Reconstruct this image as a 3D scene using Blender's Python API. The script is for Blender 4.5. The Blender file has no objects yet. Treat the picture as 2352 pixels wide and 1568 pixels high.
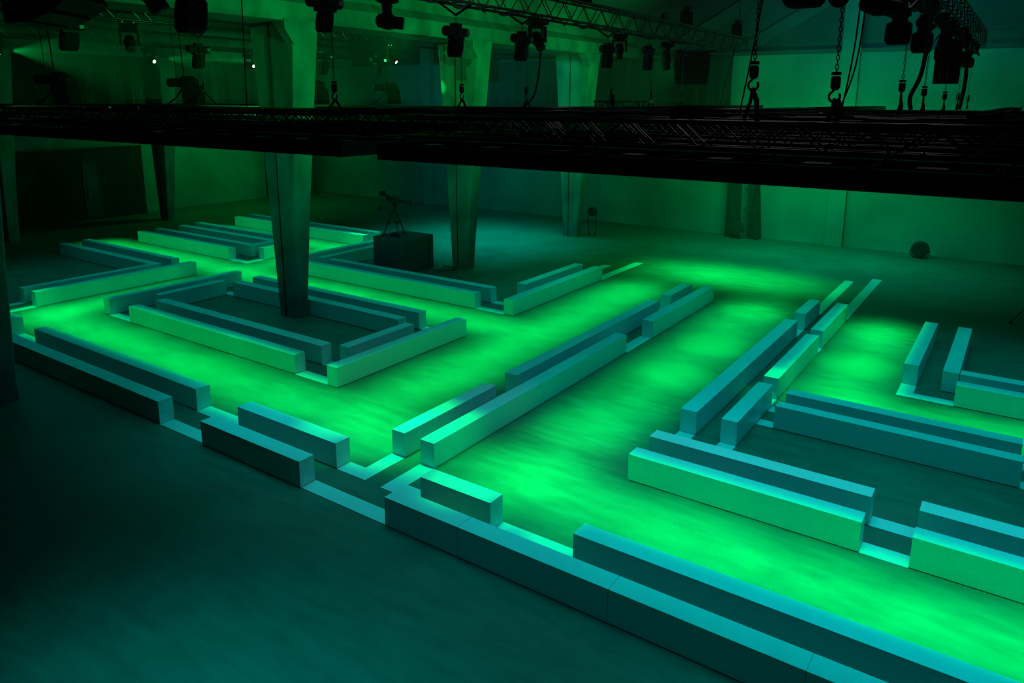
import bpy, math, random
from mathutils import Vector, Matrix
random.seed(7)
PI = math.pi
SC = bpy.context.scene
COL = SC.collection

# ------------------------------------------------------------------ camera
YAW, PITCH, ROLL, CAM_H, F_PX = -0.60247, 0.2124, 0.00447, 5.96136, 1706.326
cd = bpy.data.cameras.new('camera')
cam = bpy.data.objects.new('camera', cd)
COL.objects.link(cam)
fw = Vector((math.sin(YAW) * math.cos(PITCH), math.cos(YAW) * math.cos(PITCH), -math.sin(PITCH)))
r0 = Vector((math.cos(YAW), -math.sin(YAW), 0))
u0 = r0.cross(fw)
rt = math.cos(ROLL) * r0 + math.sin(ROLL) * u0
up = -math.sin(ROLL) * r0 + math.cos(ROLL) * u0
cam.matrix_world = Matrix(((rt.x, up.x, -fw.x, 0), (rt.y, up.y, -fw.y, 0), (rt.z, up.z, -fw.z, CAM_H), (0, 0, 0, 1)))
cd.sensor_width = 36
cd.lens = F_PX / 2352 * 36
cd.shift_x = -6.976 / 2352
cd.shift_y = -185.49 / 2352
cd.clip_end = 300
SC.camera = cam

# ------------------------------------------------------------------ world, exposure
w = bpy.data.worlds.new('world')
SC.world = w
w.use_nodes = True
w.node_tree.nodes['Background'].inputs[0].default_value = (0, 0.8, 0.7, 1)
w.node_tree.nodes['Background'].inputs[1].default_value = 0.003
vs = SC.view_settings
vs.view_transform = 'Standard'
vs.look = 'None'
vs.exposure = 0
vs.gamma = 1
vs.use_curve_mapping = False
cy = SC.cycles
cy.use_denoising = True
cy.max_bounces = 6
cy.diffuse_bounces = 3
cy.glossy_bounces = 3
cy.volume_bounces = 0
cy.sample_clamp_indirect = 4
cy.caustics_reflective = False
cy.caustics_refractive = False

# ------------------------------------------------------------------ lights
GREEN = (0, 1.0, 0.155)
MINT = (0, 1.0, 0.30)
TEAL = (0, 0.92, 0.80)
SEA = (0, 0.95, 0.62)
BLUE = (0, 0.75, 1.0)


def aim(o, tgt):
    d = Vector(tgt) - Vector(o.location)
    o.rotation_euler = d.to_track_quat('-Z', 'Y').to_euler()


def spot(loc, tgt, power, col, ang, blend=1.0, r=0.12):
    l = bpy.data.lights.new('spot', 'SPOT')
    l.energy = power
    l.color = col
    l.spot_size = math.radians(ang)
    l.spot_blend = blend
    l.shadow_soft_size = r
    o = bpy.data.objects.new('spot_lamp', l)
    COL.objects.link(o)
    o.location = loc
    aim(o, tgt)
    return o


def area(loc, tgt, power, col, sx, sy, spread=180):
    l = bpy.data.lights.new('area', 'AREA')
    l.shape = 'RECTANGLE'
    l.size = sx
    l.size_y = sy
    l.energy = power
    l.color = col
    l.spread = math.radians(spread)
    o = bpy.data.objects.new('area_lamp', l)
    COL.objects.link(o)
    o.location = loc
    aim(o, tgt)
    return o


LZ = 5.1
GP = 0.54      # green strip power factor
SP = 0.62      # green accent power factor


def wash(x0, x1, y0, y1, power, spread=36, col=GREEN, z=LZ):  # lamp added for its light alone, no fixture modelled
    """unseen soft area lamp without a fixture, pointing straight down"""
    area(((x0 + x1) / 2, (y0 + y1) / 2, z), ((x0 + x1) / 2, (y0 + y1) / 2, 0), power, col, x1 - x0, y1 - y0, spread)
    o = COL.objects[-1]
    o.rotation_euler = (0, 0, 0)


for (x0, x1, y0, y1, p, sp) in (
        (-23.0, -8.0, 8.95, 9.15, 620, 30),      # near aisle, left part
        (-7.0, 3.5, 8.95, 9.15, 470, 30),       # near aisle, right part
        (-6.2, -6.0, 9.6, 22.2, 430, 32),      # centre aisle
        (-10.4, -9.7, 9.6, 22.2, 590, 33),     # aisle left of the centre double row
        (-32.0, -11.0, 15.45, 15.6, 820, 29),   # cross aisle behind the closed rectangle
        (-22.3, -22.15, 9.2, 14.2, 180, 30),
        (-22.65, -22.45, 16.5, 21.5, 200, 30),
        (-31.5, -23.0, 20.45, 20.6, 280, 26),
        (-2.75, -2.6, 15.4, 21.8, 230, 28),
        (-3.0, 3.2, 15.4, 15.55, 210, 28),
        (-10.5, -5.8, 24.1, 25.9, 430, 50)):
    wash(x0, x1, y0, y1, p * GP, sp)
# accents: (x, y, power, cone)
for (x_, y_, p_, a_) in (
        (-6.1, 9.35, 2500, 28), (-6.2, 11.3, 1900, 26), (-5.9, 14.9, 2600, 25), (-5.95, 17.5, 2500, 25), (-6.05, 20.9, 2900, 25),
        (-2.75, 18.0, 2400, 24), (-2.75, 20.9, 2500, 24), (-15.0, 9.2, 900, 28), (-18.6, 9.2, 900, 28), (-12.0, 9.1, 900, 28),
        (-9.3, 8.8, 1200, 28), (-3.2, 9.0, 1300, 28), (-1.0, 9.0, 1300, 28), (1.0, 9.0, 1200, 28), (-22.3, 9.2, 900, 26),
        (-11.7, 15.6, 1500, 26), (-10.2, 20.6, 1200, 30), (-10.0, 12.4, 700, 32), (-22.3, 15.6, 900, 26), (-26.4, 15.6, 900, 26),
        (-6.25, 7.8, 2000, 20), (-7.75, 9.6, 520, 12), (-3.85, 15.0, 1500, 15), (-9.4, 7.95, 900, 17), (-4.75, 7.8, 1100, 13)):
    spot((x_, y_, LZ), (x_, y_, 0), p_ * SP, GREEN, a_, 1.0, 0.15)
# added low green fill on the pillars, in place of bounced light
spot((-14.3, 9.4, 5.0), (-16.6, 12.9, 3.4), 70, GREEN, 50, 1.0, 0.3)
spot((-14.6, 15.4, 5.0), (-16.7, 20.6, 2.4), 210, GREEN, 52, 1.0, 0.3)
spot((-13.6, 22.6, 5.0), (-16.6, 28.5, 2.6), 170, GREEN, 46, 1.0, 0.3)
# cool area lamps added to carry the panels' overhead wash
wash(-7.2, 3.8, 6.7, 12.6, 110, 50, (0, 0.9, 0.92), 5.12)
wash(-7.2, 3.8, 12.6, 21.5, 82, 50, (0, 0.92, 0.85), 5.12)
wash(-12.5, -7.9, 6.7, 9.0, 20, 50, (0, 0.9, 0.92), 5.12)
wash(-29.8, -7.9, 6.8, 17.8, 112, 48, (0, 0.93, 0.74), 5.12)
wash(-14.5, -7.9, 17.8, 21.5, 22, 48, SEA, 5.12)
wash(-31.0, -20.6, 17.8, 22.5, 36, 48, SEA, 5.12)
# cool unseen area lamp added over the foreground floor
wash(-8.0, 0.0, 0.8, 5.2, 84, 55, (0, 0.87, 0.95), 5.5)

# unseen green spots added beside the central truss to wash the concrete frame
spot((-10.8, 12.0, 7.2), (-16.2, 12.3, 8.0), 760, GREEN, 110, 0.8, 0.2)
spot((-10.8, 19.7, 7.2), (-16.2, 20.0, 8.0), 860, GREEN, 110, 0.8, 0.2)
spot((-11.0, 26.5, 7.0), (-16.2, 28.3, 7.4), 600, GREEN, 105, 0.8, 0.2)
# back wall and left wall washes
area((-6.5, 27.0, 5.6), (-7.0, 33.2, 3.2), 145, GREEN, 5.0, 0.6, 130)
area((-5.0, 27.5, 8.6), (-5.0, 33.6, 10.4), 60, TEAL, 6.0, 0.5, 130)  # teal lamp added to tint the upper gable
area((-24.0, 27.5, 6.6), (-24.0, 33.2, 4.0), 50, TEAL, 8.0, 0.5)
area((-33.0, 26.5, 6.6), (-38.7, 25.5, 2.0), 160, GREEN, 3.0, 0.5)
# faint neutral area lamp added under the roof for glints on the rig pipes
area((-4.0, 14.0, 9.4), (-4.5, 11.0, 5.8), 14, (0.9, 0.85, 1.0), 7.0, 0.5, 120)
area((-12.0, 27.0, 7.5), (-12.0, 27.1, 0), 150, GREEN, 10.0, 4.0, 130)  # added green fill for ambient light on the back floor
# cool floor wash beyond the benches
area((-19.5, 25.5, 7.6), (-19.5, 25.6, 0), 240, TEAL, 6.5, 6.0, 60)
area((-6.0, 29.5, 7.6), (-6.0, 29.6, 0), 150, SEA, 9.0, 2.5, 80)


# ------------------------------------------------------------------ materials
def mat(name, col, rough=0.5, spec=0.5, metal=0.0, emit=None, estr=0.0):
    m = bpy.data.materials.new(name)
    m.use_nodes = True
    b = m.node_tree.nodes['Principled BSDF']
    b.inputs['Base Color'].default_value = (*col, 1)
    b.inputs['Roughness'].default_value = rough
    b.inputs['Specular IOR Level'].default_value = spec
    b.inputs['Metallic'].default_value = metal
    if emit:
        b.inputs['Emission Color'].default_value = (*emit, 1)
        b.inputs['Emission Strength'].default_value = estr
    return m


def noisy(name, c0, c1, scale=(1, 1, 1), nscale=2.0, detail=6, rough=(0.4, 0.6), bump=0.0, spec=0.5, lo=0.35, hi=0.65, bscale=None):
    m = mat(name, c0, rough[0], spec)
    nt = m.node_tree
    b = nt.nodes['Principled BSDF']
    tc = nt.nodes.new('ShaderNodeTexCoord')
    mp = nt.nodes.new('ShaderNodeMapping')
    mp.inputs['Scale'].default_value = scale
    nt.links.new(tc.outputs['Object'], mp.inputs['Vector'])
    n = nt.nodes.new('ShaderNodeTexNoise')
    n.inputs['Scale'].default_value = nscale
    n.inputs['Detail'].default_value = detail
    nt.links.new(mp.outputs['Vector'], n.inputs['Vector'])
    cr = nt.nodes.new('ShaderNodeValToRGB')
    cr.color_ramp.elements[0].position = lo
    cr.color_ramp.elements[1].position = hi
    cr.color_ramp.elements[0].color = (*c0, 1)
    cr.color_ramp.elements[1].color = (*c1, 1)
    nt.links.new(n.outputs['Fac'], cr.inputs['Fac'])
    nt.links.new(cr.outputs['Color'], b.inputs['Base Color'])
    mr = nt.nodes.new('ShaderNodeMapRange')
    mr.inputs['From Min'].default_value = 0.3
    mr.inputs['From Max'].default_value = 0.7
    mr.inputs['To Min'].default_value = rough[0]
    mr.inputs['To Max'].default_value = rough[1]
    nt.links.new(n.outputs['Fac'], mr.inputs['Value'])
    nt.links.new(mr.outputs['Result'], b.inputs['Roughness'])
    if bump:
        bp = nt.nodes.new('ShaderNodeBump')
        bp.inputs['Strength'].default_value = bump
        bp.inputs['Distance'].default_value = 0.02
        if bscale:
            n2 = nt.nodes.new('ShaderNodeTexNoise')
            n2.inputs['Scale'].default_value = bscale
            n2.inputs['Detail'].default_value = 2
            nt.links.new(tc.outputs['Object'], n2.inputs['Vector'])
            nt.links.new(n2.outputs['Fac'], bp.inputs['Height'])
        else:
            nt.links.new(n.outputs['Fac'], bp.inputs['Height'])
        nt.links.new(bp.outputs['Normal'], b.inputs['Normal'])
    return m


def floor_mat():
    m = mat('polished_floor', (0.2, 0.2, 0.2), 0.4)
    nt = m.node_tree
    b = nt.nodes['Principled BSDF']
    tc = nt.nodes.new('ShaderNodeTexCoord')

    def noise(scale, ns, det):
        mp = nt.nodes.new('ShaderNodeMapping')
        mp.inputs['Scale'].default_value = scale
        mp.inputs['Rotation'].default_value = (0, 0, 0.12)
        nt.links.new(tc.outputs['Object'], mp.inputs['Vector'])
        n = nt.nodes.new('ShaderNodeTexNoise')
        n.inputs['Scale'].default_value = ns
        n.inputs['Detail'].default_value = det
        n.inputs['Roughness'].default_value = 0.6
        nt.links.new(mp.outputs['Vector'], n.inputs['Vector'])
        return n.outputs['Fac']
    a = noise((0.5, 2.2, 1), 2.6, 9)
    c = noise((1, 1, 1), 0.45, 4)
    mx = nt.nodes.new('ShaderNodeMath')
    mx.operation = 'ADD'
    nt.links.new(a, mx.inputs[0])
    nt.links.new(c, mx.inputs[1])
    cr = nt.nodes.new('ShaderNodeValToRGB')
    cr.color_ramp.elements[0].position = 0.36
    cr.color_ramp.elements[1].position = 0.64
    hv = nt.nodes.new('ShaderNodeMath')
    hv.operation = 'MULTIPLY'
    hv.inputs[1].default_value = 0.5
    nt.links.new(mx.outputs[0], hv.inputs[0])
    nt.links.new(hv.outputs[0], cr.inputs['Fac'])
    cr.color_ramp.elements[0].color = (0.09, 0.087, 0.062, 1)
    cr.color_ramp.elements[1].color = (0.16, 0.155, 0.11, 1)
    nt.links.new(cr.outputs['Color'], b.inputs['Base Color'])
    mr = nt.nodes.new('ShaderNodeMapRange')
    mr.inputs['From Min'].default_value = 0.3
    mr.inputs['From Max'].default_value = 0.7
    mr.inputs['To Min'].default_value = 0.42
    mr.inputs['To Max'].default_value = 0.58
    nt.links.new(a, mr.inputs['Value'])
    nt.links.new(mr.outputs['Result'], b.inputs['Roughness'])
    return m


M = {}
M['floor'] = floor_mat()
M['bench'] = mat('white_bench_laminate', (0.78, 0.78, 0.78), 0.35, 0.4)
M['top'] = noisy('white_bench_top', (0.77, 0.77, 0.77), (0.8, 0.8, 0.8), (1, 1, 1), 3, 3, (0.10, 0.14), 0.06, 0.5, bscale=2.2)
M['top'].node_tree.nodes['Principled BSDF'].inputs['IOR'].default_value = 1.8
M['plinth'] = mat('dark_plinth', (0.05, 0.05, 0.05), 0.6)
M['strip'] = mat('white_floor_board', (0.74, 0.74, 0.74), 0.25, 0.5)
M['concrete'] = noisy('concrete', (0.12, 0.12, 0.115), (0.24, 0.24, 0.23), (1, 1, 0.6), 1.3, 10, (0.75, 0.9), 0.25, 0.2)
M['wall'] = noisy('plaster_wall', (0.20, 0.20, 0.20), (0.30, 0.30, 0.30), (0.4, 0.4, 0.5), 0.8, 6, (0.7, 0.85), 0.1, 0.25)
M['gable'] = noisy('dark_gable_wall', (0.07, 0.085, 0.10), (0.11, 0.13, 0.15), (0.4, 0.4, 0.6), 0.9, 5, (0.8, 0.9), 0, 0.2)  # upper wall darkened in its colour where the green wash stops
M['roof'] = noisy('roof_underside', (0.10, 0.11, 0.12), (0.16, 0.17, 0.18), (0.3, 0.3, 1), 0.8, 5, (0.8, 0.9), 0, 0.2)
M['drape'] = noisy('black_drape', (0.012, 0.012, 0.012), (0.025, 0.025, 0.025), (6, 6, 0.2), 1.5, 3, (0.5, 0.8), 0.4, 0.3)
M['black'] = mat('black_metal', (0.018, 0.018, 0.02), 0.35, 0.5)
M['matte'] = mat('black_fabric', (0.008, 0.008, 0.008), 0.85, 0.2)
M['chrome'] = mat('worn_steel', (0.35, 0.35, 0.36), 0.35, 0.5, 0.9)
M['cable'] = mat('black_rubber_cable', (0.012, 0.012, 0.012), 0.6, 0.3)
M['glass'] = mat('lens_glass', (0.05, 0.05, 0.06), 0.08, 0.8)
M['lit'] = mat('lit_lens', (0.8, 0.8, 0.8), 0.3, 0.5, 0, (0.35, 1.0, 0.6), 30)
M['housing'] = mat('black_painted_housing', (0.012, 0.012, 0.013), 0.6, 0.2)
M['fan'] = mat('haze_grey_fan_body', (0.035, 0.035, 0.035), 0.7, 0.2)  # black raised to grey, putting the haze in front into the colour
M['led'] = mat('status_led', (0.1, 0.5, 0.3), 0.3, 0.5, 0, (0.05, 1.0, 0.4), 0.8)
M['plate'] = mat('grey_label_plate', (0.22, 0.24, 0.25), 0.4)
M['box'] = mat('dark_painted_riser', (0.10, 0.10, 0.10), 0.6, 0.3)
M['panel'] = mat('panel_diffuser', (0.5, 0.5, 0.5), 0.5, 0.3, 0, BLUE, 0.3)
M['dimpanel'] = mat('panel_diffuser_dimmed', (0.5, 0.5, 0.5), 0.5, 0.3, 0, BLUE, 0.14)


# ------------------------------------------------------------------ mesh helpers
class MB:
    def __init__(s):
        s.v = []
        s.f = []

    def box(s, x0, x1, y0, y1, z0, z1):
        n = len(s.v)
        s.v += [(x0, y0, z0), (x1, y0, z0), (x1, y1, z0), (x0, y1, z0), (x0, y0, z1), (x1, y0, z1), (x1, y1, z1), (x0, y1, z1)]
        s.f += [tuple(n + i for i in q) for q in ((0, 3, 2, 1), (4, 5, 6, 7), (0, 1, 5, 4), (1, 2, 6, 5), (2, 3, 7, 6), (3, 0, 4, 7))]
        return s

    def obox(s, c, ax, ay, az):
        """oriented box about centre c with half-axes ax, ay, az"""
        c, ax, ay, az = map(Vector, (c, ax, ay, az))
        n = len(s.v)
        for k in (-1, 1):
            for (i, j) in ((-1, -1), (1, -1), (1, 1), (-1, 1)):
                s.v.append(tuple(c + i * ax + j * ay + k * az))
        s.f += [tuple(n + i for i in q) for q in ((0, 3, 2, 1), (4, 5, 6, 7), (0, 1, 5, 4), (1, 2, 6, 5), (2, 3, 7, 6), (3, 0, 4, 7))]
        return s

    def prism(s, pts, z0, z1):
        n = len(s.v)
        k = len(pts)
        s.v += [(p[0], p[1], z0) for p in pts] + [(p[0], p[1], z1) for p in pts]
        s.f.append(tuple(n + i for i in reversed(range(k))))
        s.f.append(tuple(n + k + i for i in range(k)))
        for i in range(k):
            j = (i + 1) % k
            s.f.append((n + i, n + j, n + k + j, n + k + i))
        return s

    def loft(s, rings, cap=True):
        """rings: list of equally long point lists"""
        n = len(s.v)
        k = len(rings[0])
        for r in rings:
            s.v += [tuple(p) for p in r]
        for a in range(len(rings) - 1):
            for i in range(k):
                j = (i + 1) % k
                s.f.append((n + a * k + i, n + a * k + j, n + (a + 1) * k + j, n + (a + 1) * k + i))
        if cap:
            s.f.append(tuple(n + i for i in reversed(range(k))))
            s.f.append(tuple(n + (len(rings) - 1) * k + i for i in range(k)))
        return s

    def tube(s, p, q, r, k=6, r2=None):
        p, q = Vector(p), Vector(q)
        d = (q - p)
        if d.length < 1e-6:
            return s
        d.normalize()
        a = d.orthogonal().normalized()
        b = d.cross(a)
        r2 = r if r2 is None else r2
        rings = []
        for c, rr in ((p, r), (q, r2)):
            rings.append([c + rr * (math.cos(2 * PI * i / k) * a + math.sin(2 * PI * i / k) * b) for i in range(k)])
        return s.loft(rings)

    def path(s, pts, r, k=6, closed=False):
        pts = [Vector(p) for p in pts]
        rings = []
        m = len(pts)
        ref = None
        for i, c in enumerate(pts):
            a = pts[(i - 1) % m] if (closed or i > 0) else c
            b = pts[(i + 1) % m] if (closed or i < m - 1) else c
            d = (b - a).normalized()
            if ref is None:
                ref = d.orthogonal().normalized()
            ref = (ref - d * ref.dot(d)).normalized()
            q = d.cross(ref)
            rings.append([c + r * (math.cos(2 * PI * j / k) * ref + math.sin(2 * PI * j / k) * q) for j in range(k)])
        if closed:
            n = len(s.v)
            for rr in rings:
                s.v += [tuple(p) for p in rr]
            for a in range(m):
                b = (a + 1) % m
                for i in range(k):
                    j = (i + 1) % k
                    s.f.append((n + a * k + i, n + a * k + j, n + b * k + j, n + b * k + i))
            return s
        return s.loft(rings)

    def cyl(s, c, axis, length, prof, k=14):
        """lathe about axis through c; prof: (t along axis 0..1, radius)"""
        c = Vector(c)
        d = Vector(axis).normalized()
        a = d.orthogonal().normalized()
        b = d.cross(a)
        rings = []
        for t, r in prof:
            o = c + d * (t * length)
            rings.append([o + r * (math.cos(2 * PI * i / k) * a + math.sin(2 * PI * i / k) * b) for i in range(k)])
        return s.loft(rings)

    def build(s, name, m, parent=None, smooth=False):
        me = bpy.data.meshes.new(name)
        me.from_pydata([tuple(v) for v in s.v], [], s.f)
        me.materials.append(m)
        if smooth:
            me.polygons.foreach_set('use_smooth', [True] * len(me.polygons))
        me.update()
        o = bpy.data.objects.new(name, me)
        COL.objects.link(o)
        if parent is not None:
            o.parent = parent
        return o


def thing(name, label, cat, loc=(0, 0, 0), rotz=0.0, group=None):
    o = bpy.data.objects.new(name, None)
    COL.objects.link(o)
    o.empty_display_size = 0.1
    o.location = loc
    o.rotation_euler = (0, 0, rotz)
    o['label'] = label
    o['category'] = cat
    if group:
        o['group'] = group
    return o


def tag(o, label, cat, group=None):
    o['label'] = label
    o['category'] = cat
    if group:
        o['group'] = group
    return o


def struct(o):
    o['kind'] = 'structure'
    return o


def dup(root, loc, rotz=None, label=None, group=None):
    r = root.copy()
    COL.objects.link(r)
    r.location = loc
    if rotz is not None:
        r.rotation_euler = (0, 0, rotz)
    if label:
        r['label'] = label
    if group:
        r['group'] = group
    for ch in root.children:
        c = ch.copy()
        COL.objects.link(c)
        c.parent = r
        for g in ch.children:
            d = g.copy()
            COL.objects.link(d)
            d.parent = c
    return r


# ------------------------------------------------------------------ the hall
XL, XR, YB, YF = -46.0, 12.0, 33.2, -7.0
struct(MB().box(XL - 0.3, XR + 0.3, YF - 0.3, YB + 1.2, -0.2, 0).build('floor', M['floor']))
struct(MB().box(XL, XR, YB, YB + 0.6, 0, 8.0).build('wall_back', M['wall']))
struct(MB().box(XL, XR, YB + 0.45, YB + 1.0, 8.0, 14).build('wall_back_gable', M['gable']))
struct(MB().box(XL, XR, YB - 0.06, YB + 0.1, 7.9, 8.06).build('trim_1', M['gable']))
struct(MB().box(-39.3, -38.9, YF, 29.2, 0, 8.0).build('wall_left', M['wall']))
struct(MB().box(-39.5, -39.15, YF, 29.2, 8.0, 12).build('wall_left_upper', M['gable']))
struct(MB().box(XL - 0.3, XL, YF, YB + 0.6, 0, 13).build('wall_left_recess', M['drape']))
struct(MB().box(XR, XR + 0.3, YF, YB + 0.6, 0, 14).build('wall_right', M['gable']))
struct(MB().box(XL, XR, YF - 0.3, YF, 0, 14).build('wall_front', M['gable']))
# pitched roof over the right bay, flat slab over the left bay
rf = MB()
rf.loft([[(-16.9, YF, 9.7), (-2.0, YF, 13.2), (XR + 0.3, YF, 10.2), (XR + 0.3, YF, 10.5), (-2.0, YF, 13.5), (-16.9, YF, 10.0)],
         [(-16.9, YB + 1, 9.7), (-2.0, YB + 1, 13.2), (XR + 0.3, YB + 1, 10.2), (XR + 0.3, YB + 1, 10.5), (-2.0, YB + 1, 13.5), (-16.9, YB + 1, 10.0)]])
struct(rf.build('ceiling', M['roof']))
struct(MB().box(XL, -16.9, YF, YB + 1, 9.9, 10.2).build('ceiling_left_bay', M['roof']))
# long concrete beam on the pillar line
prof = [(-17.25, 7.9), (-15.8, 7.9), (-15.72, 8.0), (-15.72, 8.35), (-16.05, 8.62), (-16.12, 9.0), (-15.85, 9.3), (-15.8, 9.8), (-17.4, 9.8), (-17.4, 9.3), (-17.1, 9.0), (-17.1, 8.6), (-17.4, 8.3), (-17.4, 8.0)]
b = MB()
b.loft([[(x, y, z) for x, z in prof] for y in (YF, YB)])
beam = b.build('concrete_beam', M['concrete'])
tag(beam, 'long ribbed concrete roof beam running over the central pillar line', 'beam')
bm2 = MB()
bm2.loft([[(x - 19.3, y, z) for x, z in prof] for y in (YF, YB)])
tag(bm2.build('concrete_beam', M['concrete']), 'distant concrete beam over the far left pillar line', 'beam')
# rafters against the gable
for k, (x0, z0, x1, z1) in enumerate(((-14.8, 8.3, -6.9, 12.6), (-11.6, 8.1, -4.2, 12.2))):
    r_ = MB()
    r_.loft([[(x0, y, z0), (x0 + 0.9, y, z0 - 0.1), (x1 + 0.9, y, z1 - 0.1), (x1, y, z1)] for y in (YB + 0.3, YB + 0.46)])
    struct(r_.build('trim_%d' % (k + 2), M['roof']))
struct(MB().box(-6.78, -6.08, YB - 0.2, YB, 0, 13).build('wall_back_pilaster', M['wall']))
struct(MB().box(-29.2, -28.5, YB - 0.35, YB, 0, 9.9).build('wall_back_pilaster', M['wall']))


def column(cx, y0, label, group=None, flare=1.0):
    t = thing('concrete_pillar', label, 'pillar', (cx, y0 - 0.08, 0), 0, group)
    hw = ((0, 0.36, 0.43), (0.6, 0.39, 0.43), (2.7, 0.52, 0.52), (3.95, 0.60, 0.60), (6.0, 0.74, 0.72), (7.9, 0.89, 0.83))
    rings = []
    for z, h, d in hw:
        h = 0.36 + (h - 0.36) * flare
        c = 0.035
        rings.append([(-h + c, 0, z), (h - c, 0, z), (h, c, z), (h, d - c, z), (h - c, d, z), (-h + c, d, z), (-h, d - c, z), (-h, c, z)])
    MB().loft(rings).build('shaft', M['concrete'], t)
    # drain cable running down the face
    p = [(-0.36 + 0.72 * 0.36, -0.012, 0), (-0.37 + 0.03, -0.012, 3.0), (-0.40, -0.012, 7.85)]
    p = [(-0.08, -0.012, 0.01), (-0.10, -0.012, 3.0), (-0.12, -0.012, 7.85)]
    MB().path(p, 0.016, 5).build('conduit', M['cable'], t)
    MB().box(-0.62, -0.3, 0.02, 0.3, 7.6, 7.92).build('bracket', M['concrete'], t) if False else None
    g = MB()
    g.loft([[(0.55, 0.05, 7.3), (0.86, 0.05, 7.3), (0.86, 0.05, 7.95), (0.3, 0.05, 7.95)], [(0.55, -0.25, 7.7), (0.86, -0.25, 7.7), (0.86, -0.25, 7.95), (0.3, -0.25, 7.95)]])
    g.build('corbel', M['concrete'], t)
    return t


PC = -16.59
column(PC, 5.6, 'dark tapered concrete pillar at the left edge, nearest to the camera', None, 0.0)
column(PC, 13.0, 'tapered concrete pillar standing inside the closed rectangle of benches')
column(PC, 20.66, 'tapered concrete pillar behind the camera riser with floor cable at its foot')
column(PC, 28.5, 'farthest tapered concrete pillar on the central line, near back wall')
column(-35.6, 5.9, 'far left concrete pillar mostly out of the frame')
column(-35.5, 13.4, 'pale concrete pillar base at far left in front of the black partition')
column(-35.6, 20.6, 'slim concrete pillar at the right end of the black partition')
column(-35.6, 28.3, 'farthest concrete pillar on the left pillar line, in shadow')

# black partition with glossy door on the left
t = thing('black_partition', 'long glossy black partition wall along the left side', 'partition', (-38.6, 0, 0))
MB().box(-0.06, 0.06, YF + 0.3, 21.3, 0.12, 3.5).build('panel', M['drape'], t)
MB().box(-0.1, 0.14, YF + 0.3, 21.3, 0.02, 0.12).build('base_rail', M['black'], t)
MB().box(-0.08, 0.1, YF + 0.3, 21.3, 3.5, 3.58).build('top_rail', M['black'], t)
d = MB().box(0.07, 0.1, 18.2, 19.1, 0.12, 2.9).build('door', M['glass'], t)
MB().tube((0.13, 18.35, 0.9), (0.13, 18.35, 2.3), 0.02).build('handle', M['chrome'], d)
# tall black drapes hung on the upper part of the walls
t = MB()
n = 90
pts = []
for i in range(n + 1):
    y = -6 + (29 + 6) * i / n
    pts.append((-38.75 + 0.05 * math.sin(i * 1.9) + 0.02 * math.sin(i * 0.7), y))
t.loft([[(x, y, z) for x, y in pts] + [(x - 0.03, y, z) for x, y in reversed(pts)] for z in (4.6, 7.95)])
tag(t.build('black_drape', M['drape']), 'tall pleated black drape hung high on the left wall', 'drape')
t = MB()
pts = []
for i in range(n + 1):
    x = -27.6 + 16.4 * i / n
    pts.append((x, 32.95 + 0.05 * math.sin(i * 1.7) + 0.02 * math.sin(i * 0.6)))
t.loft([[(x, y, z) for x, y in pts] + [(x, y + 0.03, z) for x, y in reversed(pts)] for z in (4.4, 7.9)])
tag(t.build('black_drape', M['drape']), 'dark pleated drape high on the back wall behind the farthest pillars', 'drape')

# ------------------------------------------------------------------ benches
BH = 0.45
GB = 'white bench boxes set out along the runway'


def bench_poly(pts, label, cat='bench'):
    cx = sum(p[0] for p in pts) / len(pts)
    cy_ = sum(p[1] for p in pts) / len(pts)
    t = thing('runway_bench', label, cat, (cx, cy_, 0))
    q = [(p[0] - cx, p[1] - cy_) for p in pts]
    MB().prism(q, 0.012, BH - 0.014).build('body', M['bench'], t)
    MB().prism(q, BH - 0.0135, BH).build('seat_panel', M['top'], t)
    # recessed plinth
    k = len(q)
    ins = []
    for i in range(k):
        a, b_, c = Vector(q[i - 1]), Vector(q[i]), Vector(q[(i + 1) % k])
        d1 = (b_ - a).normalized()
        d2 = (c - b_).normalized()
        n1 = Vector((-d1.y, d1.x))
        n2 = Vector((-d2.y, d2.x))
        ins.append(tuple(b_ + 0.012 * (n1 + n2)))
    MB().prism(ins, 0, 0.0115).build('plinth', M['plinth'], t)
    return t


def bench(x0, x1, y0, y1, label, seams=()):
    t = bench_poly([(x0, y0), (x1, y0), (x1, y1), (x0, y1)], label)
    if seams:
        cx, cy_ = (x0 + x1) / 2, (y0 + y1) / 2
        s = MB()
        for v in seams:
            s.box(v - cx - 0.002, v - cx + 0.002, y0 - cy_ - 0.0012, y1 - cy_ + 0.0012, 0.012, BH + 0.0008)
        s.build('joint', M['plinth'], t)
    return t


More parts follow.
